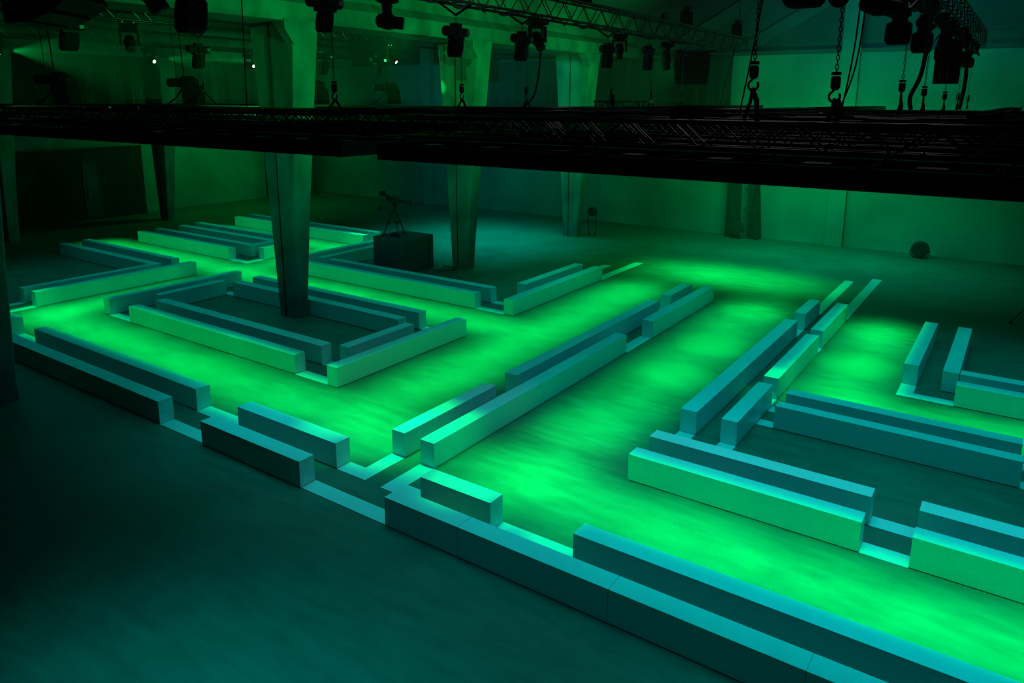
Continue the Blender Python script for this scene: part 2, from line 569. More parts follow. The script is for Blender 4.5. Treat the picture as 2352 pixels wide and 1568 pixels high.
B = [
    (-21.9, -12.82, 6.92, 7.21, 'long bench box in the nearest outer row, starting behind the dark left pillar'),
    (-11.40, -8.79, 6.87, 7.16, 'short bench box in the nearest outer row between two floor strips'),
    (-22.6, -20.92, 7.68, 7.99, 'bench end peeking out beside the dark left pillar'),
    (-19.56, -12.80, 7.68, 7.98, 'long bench box behind the left bench of the nearest row'),
    (-11.42, -8.80, 7.63, 7.93, 'short bench box behind the short one of the nearest row'),
    (-6.93, -5.63, 7.60, 7.90, 'shortest bench box, bright green on top, behind the long front bench'),
    (-8.43, -8.14, 8.56, 11.20, 'short bench box of the centre double row, nearest on its left side'),
    (-8.42, -8.12, 11.89, 19.01, 'long bench box on the left side of the centre double row'),
    (-8.40, -8.10, 19.73, 21.41, 'small far bench box ending the left side of the centre double row'),
    (-7.78, -7.48, 8.55, 15.65, 'long bench box with a bright spot, right side of the centre double row'),
    (-7.73, -7.43, 17.05, 21.50, 'far bench box ending the right side of the centre double row'),
    (-19.67, -12.83, 10.08, 10.37, 'outer front bench of the closed rectangle around the pillar'),
    (-21.11, -20.81, 10.14, 14.44, 'outer left bench of the closed rectangle around the pillar'),
    (-20.38, -20.09, 11.24, 13.38, 'inner left bench of the closed rectangle around the pillar'),
    (-19.66, -12.83, 10.84, 11.14, 'inner front bench of the closed rectangle around the pillar'),
    (-11.76, -11.46, 10.06, 14.46, 'outer right bench of the closed rectangle around the pillar, bright green side'),
    (-12.54, -12.24, 11.13, 13.33, 'inner right bench of the closed rectangle around the pillar'),
    (-19.78, -12.84, 13.39, 13.69, 'inner back bench of the closed rectangle, passing behind the pillar'),
    (-19.83, -12.83, 14.16, 14.46, 'outer back bench of the closed rectangle, passing behind the pillar'),
    (-23.63, -23.34, 9.32, 14.44, 'bright green bench box across the aisle left of the closed rectangle'),
    (-30.75, -24.46, 14.20, 14.50, 'bench box behind the L shaped bench at the far left'),
    (-30.89, -24.53, 16.55, 16.85, 'bright green front bench of the far left group'),
    (-31.00, -24.50, 19.27, 19.58, 'back bench of the far left group, ending behind the pillar'),
    (-31.11, -22.42, 21.45, 21.75, 'farthest bright green bench, passing behind the pillar'),
    (-31.14, -22.48, 22.27, 22.57, 'teal bench box behind the farthest bright green bench'),
    (-23.78, -23.47, 17.34, 19.20, 'short green bench box just left of the pillar, right of the far left group'),
    (-21.40, -21.10, 16.60, 21.40, 'outer bench running back from the pillar towards the camera riser'),
    (-20.59, -20.29, 17.43, 21.40, 'inner bench running back beside the camera riser'),
    (-20.60, -12.83, 16.59, 16.89, 'long bright green bench in front of the camera riser'),
    (-19.94, -12.83, 17.38, 17.67, 'long dark bench directly in front of the camera riser'),
    (-11.81, -11.50, 16.62, 21.97, 'bright green bench box running back right of the camera riser benches'),
    (-12.57, -12.26, 18.40, 21.96, 'short bench box behind the bright green one right of the camera riser'),
    (-4.72, -4.41, 12.25, 19.28, 'long bench box on the left side of the right double row'),
    (-4.69, -4.40, 20.04, 21.71, 'small far bench box ending the left side of the right double row'),
    (-3.95, -3.66, 12.24, 14.41, 'short nearest bench box on the right side of the right double row'),
    (-3.96, -3.66, 14.80, 18.28, 'bench box with a glowing top end, middle of the right double row'),
    (-3.96, -3.66, 18.71, 21.72, 'far bench box ending the right side of the right double row'),
    (-3.32, 0.48, 14.10, 14.39, 'back bench of the long pair right of the right double row'),
    (-3.33, 0.50, 13.37, 13.64, 'front bench of the long pair right of the right double row'),
    (-4.70, -1.26, 10.06, 10.36, 'bright green fronted bench in the right foreground, dotted light streaks on top'),
    (-4.70, -1.27, 10.85, 11.15, 'bench box behind the bright green fronted one in the right foreground'),
    (-0.65, 4.0, 10.07, 10.37, 'large bright green bench cut by the right edge of the picture'),
    (-0.66, 4.0, 10.85, 11.16, 'teal topped bench behind the large green one at the right edge'),
    (-1.70, -1.41, 17.30, 21.12, 'left one of the two short parallel benches at the far right'),
    (-0.96, -0.66, 17.28, 21.09, 'right one of the two short parallel benches at the far right'),
    (-0.66, 4.0, 16.50, 16.79, 'bright green bench below the two short parallel benches at right edge'),
    (-0.64, 4.0, 17.25, 17.55, 'narrow looking bench behind the green one below the parallel benches'),
]
for (x0, x1, y0, y1, lab) in B:
    bench(x0, x1, y0, y1, lab)
bench(-6.96, 4.0, 6.87, 7.17, 'longest bench box at the bottom right, front of the nearest row', (-5.63, -3.4, -1.2, 1.0))
bench(-4.30, 4.0, 7.62, 7.92, 'long bench box beside the longest front bench, nearer the bright aisle')
bench_poly([(-30.65, 13.32), (-24.36, 13.32), (-24.36, 9.32), (-24.09, 9.32), (-24.09, 13.62), (-30.65, 13.62)][0:2] +
           [(-24.36, 9.32), (-24.08, 9.32), (-24.08, 13.62), (-30.65, 13.62)], 'L shaped teal topped bench at the far left')
bench_poly([(-30.97, 17.38), (-24.27, 17.38), (-24.27, 18.73), (-30.92, 18.73), (-30.92, 18.43), (-24.57, 18.43), (-24.57, 17.67), (-30.97, 17.67)],
           'U shaped bench in the middle of the far left group')

# ------------------------------------------------------------------ white boards lying flat between the benches
GS = 'white floor boards joining the benches'


def strip(rects, label):
    """rects that touch without overlapping make one board"""
    cx = sum(r[0] + r[1] for r in rects) / 2 / len(rects)
    cy_ = sum(r[2] + r[3] for r in rects) / 2 / len(rects)
    m = MB()
    for (x0, x1, y0, y1) in rects:
        m.box(x0 - cx, x1 - cx, y0 - cy_, y1 - cy_, 0, 0.008)
    o = m.build('floor_board', M['strip'])
    o.location = (cx, cy_, 0)
    tag(o, label, 'floor board')
    return o


e = 0.004
S = [
    ([(-12.82 + e, -11.40 - e, 6.91, 7.19)], 'white floor board in the nearest row, left of the short bench'),
    ([(-8.79 + e, -6.96 - e, 6.88, 7.17)], 'white floor board in the nearest row, right of the short bench'),
    ([(-20.92 + e, -19.56 - e, 7.68, 7.98)], 'white floor board beside the dark left pillar'),
    ([(-12.80 + e, -11.42 - e, 7.65, 7.96)], 'white floor board between the two second row benches at lower left'),
    ([(-8.80 + e, -8.43, 7.62, 7.92), (-8.43, -8.14, 7.62, 8.55)], 'L shaped floor board at the left foot of the centre double row'),
    ([(-7.47, -6.93 - e, 7.60, 7.90), (-7.78, -7.47, 7.60, 8.54)], 'L shaped floor board at the right foot of the centre double row'),
    ([(-5.63 + e, -4.30 - e, 7.61, 7.91)], 'half teal, half green floor board right of the shortest bench'),
    ([(-8.42, -8.12, 11.20 + e, 11.89 - e)], 'short floor board in the left side of the centre double row'),
    ([(-8.41, -8.11, 19.01 + e, 19.73 - e)], 'far short floor board in the left side of the centre double row'),
    ([(-7.76, -7.46, 15.65 + e, 17.05 - e)], 'floor board in the gap on the right side of the centre double row'),
    ([(-20.81 + e, -19.67 - e, 10.10, 10.37)], 'floor board at the left front corner of the closed rectangle'),
    ([(-12.83 + e, -11.76 - e, 10.07, 10.37)], 'floor board at the right front corner of the closed rectangle'),
    ([(-12.83 + e, -12.24, 10.84, 11.12)], 'inner floor board at the right front corner of the closed rectangle'),
    ([(-20.37, -19.78 - e, 13.39, 13.69)], 'small floor board at the inner back left corner of the closed rectangle'),
    ([(-12.83 + e, -11.76 - e, 14.16, 14.46)], 'floor board at the outer back right corner of the closed rectangle'),
    ([(-21.1, -19.83 - e, 14.46, 14.75)], 'floor board at the outer back left corner of the closed rectangle'),
    ([(-23.63, -23.34, 8.0, 9.32 - e)], 'bright green floor board running to the left pillar from the green bench'),
    ([(-24.36, -24.08, 8.0, 9.32 - e)], 'teal floor board running to the left pillar from the L shaped bench'),
    ([(-24.53 + e, -23.78, 16.55, 16.84), (-23.78, -23.47, 16.55, 17.34 - e)], 'L shaped floor board at the corner of the far left group'),
    ([(-24.50 + e, -23.47, 19.28, 19.57)], 'floor board behind the pillar at the back of the far left group'),
    ([(-12.83 + e, -11.81 - e, 16.60, 16.89)], 'floor board right of the long green bench by the camera riser'),
    ([(-12.83 + e, -12.57, 17.38, 17.67), (-12.57, -12.26, 17.38, 18.40 - e)], 'L shaped floor board right of the dark bench by the camera riser'),
    ([(-11.80, -11.48, 21.97 + e, 25.2)], 'long floor board past the bright green bench, towards the back wall'),
    ([(-12.57, -12.27, 21.96 + e, 24.1)], 'shorter floor board left of the long one towards the back wall'),
    ([(-4.70, -4.41, 19.28 + e, 20.04 - e)], 'short floor board on the left side of the right double row'),
    ([(-4.69, -4.40, 21.71 + e, 26.7)], 'bright floor board running back from the right double row, left one'),
    ([(-3.95, -3.66, 21.72 + e, 27.5)], 'bright floor board running back from the right double row, right one'),
    ([(-4.72, -4.42, 11.16, 12.25 - e)], 'floor board at the near left foot of the right double row'),
    ([(-3.95, -3.66, 11.16, 12.24 - e)], 'floor board at the near right foot of the right double row'),
    ([(-3.95, -3.66, 14.41 + e, 14.80 - e), (-3.66, -3.33 - e, 14.41, 14.43)][0:1], 'tiny bright floor board below the glowing bench end'),
    ([(-3.96, -3.66, 18.28 + e, 18.71 - e)], 'tiny floor board between the two far benches of the right double row'),
    ([(-3.65, -3.34, 13.37, 13.64)], 'small teal floor board joining the right double row to the front long bench'),
    ([(-3.65, -3.33, 14.10, 14.39)], 'small floor board joining the right double row to the back long bench'),
    ([(0.50 + e, 2.2, 13.37, 13.64)], 'floor board at the right edge, past the front long bench'),
    ([(0.48 + e, 2.2, 14.10, 14.39)], 'floor board at the right edge, past the back long bench'),
    ([(-1.26 + e, -0.65 - e, 10.06, 10.36)], 'bright green floor board between the two green benches in the right foreground'),
    ([(-1.27 + e, -0.66 - e, 10.85, 11.15)], 'teal floor board with a light streak behind the bright green one'),
    ([(-1.70, -1.41, 16.50, 17.30 - e), (-1.41, -0.66 - e, 16.50, 16.79)], 'L shaped floor board at the foot of the two parallel benches'),
]
for rects, lab in S:
    strip(rects, lab)


# ------------------------------------------------------------------ trusses
def truss(name, p, q, wd, ht, label, cat='truss', bay=0.5, rc=0.025, rl=0.011, group=None, mcol='black'):
    """square box truss from p to q (bottom centre line)"""
    p, q = Vector(p), Vector(q)
    L = (q - p).length
    t = thing(name, label, cat, p, math.atan2(q.y - p.y, q.x - p.x), group)
    h = wd / 2
    for (yy, zz) in ((-h, 0), (h, 0), (-h, ht), (h, ht)):
        MB().tube((0, yy, zz), (L, yy, zz), rc, 8).build('chord', M[mcol], t, True)
    nb = max(2, int(L / bay))
    st = L / nb
    for (ya, za, yb, zb) in ((-h, 0, -h, ht), (h, 0, h, ht), (-h, 0, h, 0), (-h, ht, h, ht)):
        m = MB()
        for i in range(nb):
            a = (i * st, ya, za) if i % 2 == 0 else (i * st, yb, zb)
            b_ = ((i + 1) * st, yb, zb) if i % 2 == 0 else ((i + 1) * st, ya, za)
            m.tube(a, b_, rl, 4)
        m.build('lacing', M[mcol], t)
    for x_ in (0.03, L - 0.03):
        m = MB()
        m.tube((x_, -h, 0), (x_, h, 0), rl, 4).tube((x_, -h, ht), (x_, h, ht), rl, 4).tube((x_, -h, 0), (x_, -h, ht), rl, 4).tube((x_, h, 0), (x_, h, ht), rl, 4)
        m.build('end_frame', M[mcol], t)
    return t


TR1 = truss('ceiling_truss', (-9.2, -3.0, 7.74), (-9.2, 28.0, 7.74), 0.42, 0.46, 'long lighting truss hung below the roof over the middle of the hall', bay=0.45, rc=0.027)
truss('ceiling_truss', (-18.3, -3.0, 7.80), (-18.3, 29.2, 7.80), 0.42, 0.46, 'lighting truss partly hidden behind the concrete beam', bay=0.45, rc=0.027)
truss('ceiling_truss', (-26.0, -3.0, 7.78), (-26.0, 29.0, 7.78), 0.42, 0.46, 'faint distant lighting truss on the left, beyond the beam', bay=0.45, rc=0.027)
TR0 = truss('ceiling_truss', (-1.75, 0.5, 7.60), (-1.75, 27.5, 7.60), 0.42, 0.46, 'cable loaded lighting truss in the top right corner', bay=0.45, rc=0.027)

# flown rig: right part and left part, trusses one behind the other
RZ = 5.49
rigs_right = [(7.6, 'front'), (8.7, 'second'), (9.7, 'third'), (10.7, 'fourth'), (12.0, 'fifth'), (13.6, 'sixth'), (15.2, 'seventh'), (16.9, 'eighth'), (18.8, 'ninth'), (20.8, 'tenth')]
for y_, word in rigs_right:
    truss('rig_truss', (-7.05, y_, RZ), (3.8, y_, RZ), 0.26, 0.26, '%s black truss from the front of the right rig section' % word, bay=0.30, rc=0.024, rl=0.009)
rigs_left = [(7.6, 'front'), (8.9, 'second'), (10.2, 'third'), (11.6, 'fourth')]
for y_, word in rigs_left:
    truss('rig_truss', (-30.0, y_, RZ), (-8.05, y_, RZ), 0.26, 0.26, '%s black truss from the front of the left rig section' % word, bay=0.34, rc=0.024, rl=0.009)
for y_, word in ((14.6, 'fifth'), (16.2, 'sixth'), (18.0, 'seventh'), (19.6, 'eighth')):
    truss('rig_truss', (-30.0, y_, RZ), (-8.05, y_, RZ), 0.26, 0.26, '%s black truss from the front of the left rig section' % word, bay=0.34, rc=0.024, rl=0.009)
for x_, word in ((-6.2, 'left end'), (-3.2, 'middle'), (-0.4, 'right')):
    for (ya, yb, tail) in ((7.8, 13.4, 'near half'), (13.8, 20.6, 'far half')):
        truss('rig_cross_truss', (x_, ya, RZ + 0.31), (x_, yb, RZ + 0.31), 0.2, 0.05, 'flat cross truss on the %s of the right rig, %s' % (word, tail), bay=0.4, rc=0.02, rl=0.008)

# black lighting panels slung under the rig, glowing face down
PZ0, PZ1 = 5.18, 5.38


def panel(wx, wy, label, group, m):
    t = thing('light_panel', label, 'light panel', (0, 0, PZ0), 0, group)
    g = MB()
    g.box(0.005, wx - 0.005, 0, 0.03, 0, PZ1 - PZ0)
    g.box(0.005, wx - 0.005, wy - 0.03, wy, 0, PZ1 - PZ0)
    g.box(0.005, 0.035, 0.03, wy - 0.03, 0, PZ1 - PZ0)
    g.box(wx - 0.035, wx - 0.005, 0.03, wy - 0.03, 0, PZ1 - PZ0)
    g.box(0.035, wx - 0.035, 0.03, wy - 0.03, 0.10, 0.13)
    g.build('housing', M['matte'], t)
    dm = MB().box(0.04, wx - 0.04, 0.035, wy - 0.035, 0.02, 0.03).build('diffuser', M[m], t)
    MB().tube((0.04, 0.0, PZ1 - PZ0 + 0.01), (wx - 0.04, 0.0, PZ1 - PZ0 + 0.01), 0.009, 5).build('edge_rail', M['black'], t)
    c = MB()
    c.box(wx - 0.02, wx + 0.01, -0.012, 0.0, 0.0, 0.03)
    c.build('latch', M['chrome'], t)
    g = MB()
    g.box(wx * 0.3, wx * 0.7, wy * 0.3, wy * 0.36, 0.13, 0.135)
    g.box(wx * 0.35, wx * 0.6, wy * 0.4, wy * 0.6, 0.13, 0.19)
    g.build('power_supply', M['black'], t)
    for hx in (0.1, wx - 0.1):
        MB().tube((hx, 0.4, 0.12), (hx, 0.4, 0.285), 0.012, 5).build('hanger', M['black'], t)
    MB().box(wx * 0.42, wx * 0.55, wy * 0.393, wy * 0.399, 0.145, 0.17).build('name_plate', M['plate'], t)
    return t


ORD = ('first', 'second', 'third', 'fourth', 'fifth', 'sixth', 'seventh', 'eighth', 'ninth', 'tenth', 'eleventh', 'twelfth', 'thirteenth', 'fourteenth', 'fifteenth',
       'sixteenth', 'seventeenth', 'eighteenth', 'nineteenth', 'twentieth', 'twenty-first', 'twenty-second')


def fill(proto, x0, n_, wx, ys, label, rows=False, gaps=()):
    first = True
    for j, y_ in enumerate(ys):
        for i in range(n_):
            if (j, i) in gaps:
                continue
            x_ = x0 + i * wx
            lab = label % (ORD[j + 1] if rows else ORD[i] if x0 > -10 else ORD[n_ - 1 - i])
            if first:
                proto.location = (x_, y_, PZ0)
                proto['label'] = lab
                first = False
            else:
                dup(proto, (x_, y_, PZ0), None, lab)


pr = panel(1.0, 1.2, '', 'light panels along the right rig front', 'panel')
fill(pr, -7.2, 11, 1.0, [7.2], '%s black light panel from the left along the right rig front')
pl = panel(1.0, 1.2, '', 'light panels along the left rig front', 'dimpanel')
fill(pl, -29.88, 22, 1.0, [7.2], '%s black light panel from the gap along the left rig front')
pr2 = panel(2.2, 1.7, '', 'wide light panels of the right rig', 'panel')
fill(pr2, -7.2, 5, 2.2, [8.5, 10.6, 12.9, 14.7, 16.9, 19.0], 'wide black light panel in the %s panel row of the right rig', True, ((1, 0),))
pl2 = panel(2.2, 1.7, '', 'wide light panels of the left rig', 'dimpanel')
fill(pl2, -29.88, 10, 2.2, [8.6, 10.6, 14.3, 16.3, 18.3], 'wide black light panel in the %s panel row of the left rig', True, ((1, 6),))


# ------------------------------------------------------------------ chain hoists
def link_chain(m, x, y, z0, z1, pitch=0.06):
    n_ = max(1, int((z1 - z0) / pitch))
    p = (z1 - z0) / n_
    for i in range(n_):
        c = z0 + (i + 0.5) * p
        hh = p * 0.5 + 0.006
        ww = 0.013
        pts = []
        for (a, b_) in ((0, -hh), (ww, -hh * 0.6), (ww, hh * 0.6), (0, hh), (-ww, hh * 0.6), (-ww, -hh * 0.6)):
            pts.append((x + a, y, c + b_) if i % 2 else (x, y + a, c + b_))
        m.path(pts, 0.0048, 4, True)
    return m


def hook_block(t, x, y, z, base, spread, dirv):
    """z: top of hook block; base: sling foot height"""
    m = MB()
    m.cyl((x, y, z + 0.02), (0, 0, -1), 0.03, ((0, 0.045), (1, 0.045)), 10)
    m.cyl((x, y, z - 0.02), (0, 0, -1), 0.13, ((0, 0.035), (0.15, 0.045), (0.8, 0.045), (1, 0.025)), 10)
    m.build('hook_block', M['black'], t)
    hk = []
    for a in range(0, 300, 25):
        r_ = math.radians(a + 120)
        hk.append((x + 0.05 * math.cos(r_) * dirv[0], y + 0.05 * math.cos(r_) * dirv[1], z - 0.21 + 0.05 * math.sin(r_)))
    hm = MB().path([(x, y, z - 0.14)] + hk, 0.013, 6)
    hm.build('hook', M['chrome'] if False else M['black'], t, True)
    top = z - 0.25
    for k in (-1, 1):
        s = MB()
        s.path([(x, y, top), (x + k * spread * 0.35 * dirv[0] + 0.01, y + k * spread * 0.35 * dirv[1], top * 0.65 + base * 0.35), (x + k * spread * dirv[0], y + k * spread * dirv[1], base)], 0.02, 6)
        s.build('sling', M['matte'], t, True)


def hoist(X, Y, zt, zm, bag, hook, base, spread, label, along='y', bagw=0.22, bagl=0.26, lit=False, motor_dx=0.0, bag_off=0.0, cable=True):
    """zt: truss underside, zm: motor centre, bag: bag bottom, hook: top of hook block"""
    t = thing('chain_hoist', label, 'chain hoist', (X, Y, base))
    D = (0, 1) if along == 'y' else (1, 0)
    z = lambda v: v - base
    apex = zm + 0.30
    for k in (-1, 1):
        MB().path([(k * (0.26 * D[0] + 0.20 * D[1]), k * (0.26 * D[1] + 0.2 * D[0]), z(zt)), (0, 0, z(apex))], 0.022, 6).build('bridle', M['matte'], t)
    m = MB()
    link_chain(m, 0, 0, z(zm + 0.10), z(apex + 0.02), 0.07)
    m.build('top_hook', M['black'], t)
    m = MB()
    ax = Vector((D[0], D[1], 0))
    c0 = Vector((0, 0, z(zm)))
    m.cyl(c0 - ax * 0.33, ax, 0.66, ((0, 0.06), (0.03, 0.095), (0.36, 0.1), (0.38, 0.085), (0.42, 0.085), (0.43, 0.11), (0.58, 0.11), (0.6, 0.085), (0.96, 0.085), (1, 0.06)), 14)
    m.obox(c0 + Vector((0, 0, 0.1)), ax * 0.1, Vector((D[1], D[0], 0)) * 0.07, (0, 0, 0.05))
    m.obox(c0 + Vector((0, 0, -0.11)), ax * 0.16, Vector((D[1], D[0], 0)) * 0.08, (0, 0, 0.03))
    mo = m.build('motor', M['housing'], t, False)
    pl_ = MB()
    pl_.obox(c0 + ax * 0.24 + Vector((0.09 * D[1], 0, 0)), ax * 0.05, (0.012, 0, 0), (0, 0, 0.04))
    pl_.build('label_plate', M['led'] if lit else M['plate'], mo)
    # chain bag
    bt = zm - 0.14
    o = ax * bag_off
    m = MB()
    rr = []
    H = bt - bag
    for tt, sx in ((0, 0.42), (0.08, 0.5), (0.5, 0.52), (0.85, 0.5), (1, 0.40)):
        zz = z(bt - tt * H)
        a, b_ = bagw * sx, bagl * sx
        skew = ax * (-0.05 * tt)
        cc = 0.25
        rr.append([(o.x + skew.x + px_ * a * (D[1] or 1) + 0, o.y + skew.y + py_ * b_, zz) for px_, py_ in ((-1, -1 + cc), (-1 + cc, -1), (1 - cc, -1), (1, -1 + cc), (1, 1 - cc), (1 - cc, 1), (-1 + cc, 1), (-1, 1 - cc))])
    m.loft(rr)
    m.build('chain_bag', M['matte'], t)
    st = MB()
    for k in (-1, 1):
        st.tube((o.x, o.y + k * 0.1, z(bt) - 0.01), (0.0, k * 0.06, z(zm) - 0.12), 0.006, 4)
    st.build('bag_strap', M['chrome'], t)
    if hook:
        m = MB()
        link_chain(m, 0.12 if along == 'y' else 0, 0, z(hook), z(zm - 0.12), 0.045)
        m.build('chain', M['chrome'], t)
        hook_block(t, 0.12 if along == 'y' else 0, 0, z(hook), 0.0, spread, D)
    return t


T1 = -9.2
RT = 5.80
hoist(T1, 8.2, 7.74, 7.42, 6.98, 6.22, RT, 0.14, 'nearest chain hoist over the left rig, bag seen edge on right of the pillar', bagl=0.2)
hoist(T1, 11.38, 7.74, 7.22, 6.76, 6.24, RT, 0.14, 'chain hoist with bulky bag hanging in front of the second pillar')
hoist(T1, 13.6, 7.74, 7.24, 6.78, 6.22, RT, 0.14, 'chain hoist between the second and third pillars, small dark bag')
hoist(T1, 17.5, 7.74, 7.24, 6.78, 6.25, RT, 0.16, 'chain hoist with bag right of the third pillar, over small truss piece')
hoist(T1, 19.95, 7.74, 7.35, 6.80, 6.20, RT, 0.20, 'chain hoist with tall narrow bag right of the third pillar', bagl=0.24)
hoist(T1, 22.2, 7.74, 7.36, 6.90, 6.19, RT, 0.28, 'small chain hoist beside the distant hanging speaker')
hoist(T1, 5.95, 7.74, 7.36, 6.80, None, RT, 0.2, 'large near black chain bag hoist cut by the top of the picture', bagw=0.30, bagl=0.32)
T2 = -18.3
hoist(T2, 8.72, 7.80, 7.56, 7.02, None, RT, 0.2, 'chain hoist with bag beside the big curved speaker at upper left', bagl=0.36)
hoist(T2, 11.92, 7.80, 7.23, 6.74, 6.38, RT, 0.36, 'small chain hoist below the large near chain bag')
hoist(T2, 16.15, 7.80, 7.25, 6.72, None, RT, 0.3, 'distant chain hoist just right of the first pillar')
hoist(T2, 18.5, 7.80, 7.25, 6.77, None, RT, 0.3, 'distant chain hoist with glowing green plate', lit=True, bagl=0.22)
hoist(-1.75, 6.9, 7.60, 7.2, 6.75, None, RT, 0.2, 'tilted chain hoist with large bag left in the top right cluster', bagw=0.3, bagl=0.3)
hoist(-1.75, 12.1, 7.60, 7.20, 6.76, 6.25, RT, 0.2, 'chain hoist with hook in the middle of the top right cluster', bagw=0.30, bagl=0.34)
hoist(-1.75, 14.7, 7.60, 7.25, 6.78, 6.21, RT, 0.2, 'chain hoist below the top right truss, right of the middle one', bagw=0.30, bagl=0.34)
hoist(-1.75, 18.2, 7.60, 7.25, 6.80, 6.16, RT, 0.2, 'farther chain hoist under the top right cable truss', bagw=0.30, bagl=0.34)
hoist(-1.75, 21.4, 7.60, 7.3, 6.85, 6.16, RT, 0.2, 'far chain hoist with small hook at the end of the top right truss', bagw=0.30, bagl=0.34)
hoist(-1.75, 24.6, 7.60, 7.3, 6.9, 6.13, RT, 0.2, 'farthest chain hoist under the top right truss', bagw=0.30, bagl=0.34)


def drop_chain(x, y, ztop, hook, base, spread, label):
    t = thing('hoist_chain', label, 'chain', (x, y, base))
    m = MB()
    link_chain(m, 0, 0, hook - base, ztop - base, 0.042)
    m.build('chain', M['black'], t)
    hook_block(t, 0, 0, hook - base, 0, spread, (1, 0))
    MB().path([(0, 0, hook - base - 0.24), (0.03, 0.08, 0.2), (0.02, 0.12, 0.0)], 0.02, 6).build('sling', M['matte'], t)
    return t


drop_chain(-2.36, 7.6, 7.7, 6.33, 5.77, 0.07, 'thick near hoist chain with hook and slings, left one of the large pair')
drop_chain(-1.62, 7.75, 7.6, 6.22, 5.77, 0.05, 'thick near hoist chain with hook and slings, right one of the large pair')


# climbing hoists with bags sitting just above the left rig
def climb(x, y, label):
    t = thing('rig_hoist', label, 'chain hoist', (x, y, 5.79), -0.97)
    t.scale = (1.15, 1.15, 1.15)
    m = MB()
    m.cyl((0, -0.40, 0.52), (0, 1, 0), 0.72, ((0, 0.07), (0.04, 0.1), (0.45, 0.105), (0.5, 0.12), (0.75, 0.13), (0.95, 0.1), (1, 0.06)), 14)
    m.obox((0, 0.08, 0.62), (0.07, 0, 0), (0, 0.13, 0), (0, 0, 0.05))
    m.build('motor', M['housing'], t)
    m = MB()
    rr = []
    for tt, s_ in ((0, 0.9), (0.1, 1.0), (0.6, 1.05), (1, 1.0)):
        rr.append([(px_ * 0.2 * s_, 0.16 + 0.04 * tt + py_ * 0.19 * s_, 0.46 - 0.43 * tt) for px_, py_ in ((-1, -0.8), (-0.8, -1), (0.8, -1), (1, -0.8), (1, 0.8), (0.8, 1), (-0.8, 1), (-1, 0.8))])
    m.loft(rr)
    m.build('chain_bag', M['matte'], t)
    for k in (-1, 1):
        MB().path([(0, -0.05, 0.42), (k * 0.05, -0.12 + 0.1 * k, 0.2), (k * 0.08, -0.2 + 0.28 * k, 0.02)], 0.02, 6).build('sling', M['matte'], t)
    MB().tube((0, -0.18, 0.6), (0, -0.22, 1.98), 0.008, 5).build('hoist_line', M['cable'], t)
    MB().tube((0, 0.0, 0.6), (0, -0.06, 1.98), 0.013, 5).build('hoist_chain', M['cable'], t)
    return t


climb(-18.9, 8.57, 'black hoist with hanging bag on the left rig, leftmost, under two thin lines')
climb(-18.9, 11.82, 'black hoist with bag and slings on the left rig, left of the first pillar')
climb(-18.9, 16.2, 'black rig hoist half hidden by the right edge of the first pillar')
climb(-18.9, 19.5, 'black rig hoist with bag between the first and second pillars')


# ------------------------------------------------------------------ moving head lamps
def moving_head(x, y, zt, label, s=1.0, tilt=0.6, pan=0.0, lit=False):
    """hangs from zt; arms and head turn about the yoke"""
    t = thing('moving_head_lamp', label, 'stage lamp', (x, y, zt - 0.62 * s), pan)
    h = 0.62 * s
    m = MB()
    m.box(-0.17 * s, 0.17 * s, -0.2 * s, 0.2 * s, h - 0.17 * s, h - 0.05 * s)
    m.box(-0.12 * s, 0.12 * s, -0.15 * s, 0.15 * s, h - 0.19 * s, h - 0.17 * s)
    m.build('base', M['housing'], t)
    m = MB()
    for k in (-1, 1):
        m.tube((0, k * 0.12 * s, h - 0.05 * s), (0, k * 0.12 * s, h + 0.02), 0.02 * s, 6)
    m.build('clamp', M['chrome'], t)
    m = MB()
    m.cyl((0, 0, h - 0.17 * s), (0, 0, -1), 0.05 * s, ((0, 0.09 * s), (1, 0.09 * s)), 12)
    pts = [(-0.035, -0.17), (-0.035, 0.17)]
    for k in (-1, 1):
        m.box(-0.045 * s, 0.045 * s, k * 0.19 * s - 0.025 * s, k * 0.19 * s + 0.025 * s, 0.08 * s, h - 0.2 * s)
    m.box(-0.06 * s, 0.06 * s, -0.2 * s, 0.2 * s, h - 0.25 * s, h - 0.2 * s)
    m.build('yoke', M['housing'], t)
    d = Vector((math.sin(tilt), 0, -math.cos(tilt)))
    c = Vector((0, 0, 0.13 * s))
    m = MB()
    m.cyl(c - d * 0.19 * s, d, 0.46 * s, ((0, 0.06 * s), (0.08, 0.11 * s), (0.45, 0.135 * s), (0.6, 0.12 * s), (0.66, 0.10 * s), (0.95, 0.105 * s), (1, 0.1 * s)), 16)
    hd = m.build('head', M['housing'], t, True)
    m = MB()
    m.cyl(c + d * 0.272 * s, d, 0.008, ((0, (0.06 if lit else 0.085) * s), (1, (0.055 if lit else 0.08) * s)), 16)
    m.build('lens', M['lit'] if lit else M['glass'], hd)
    return t


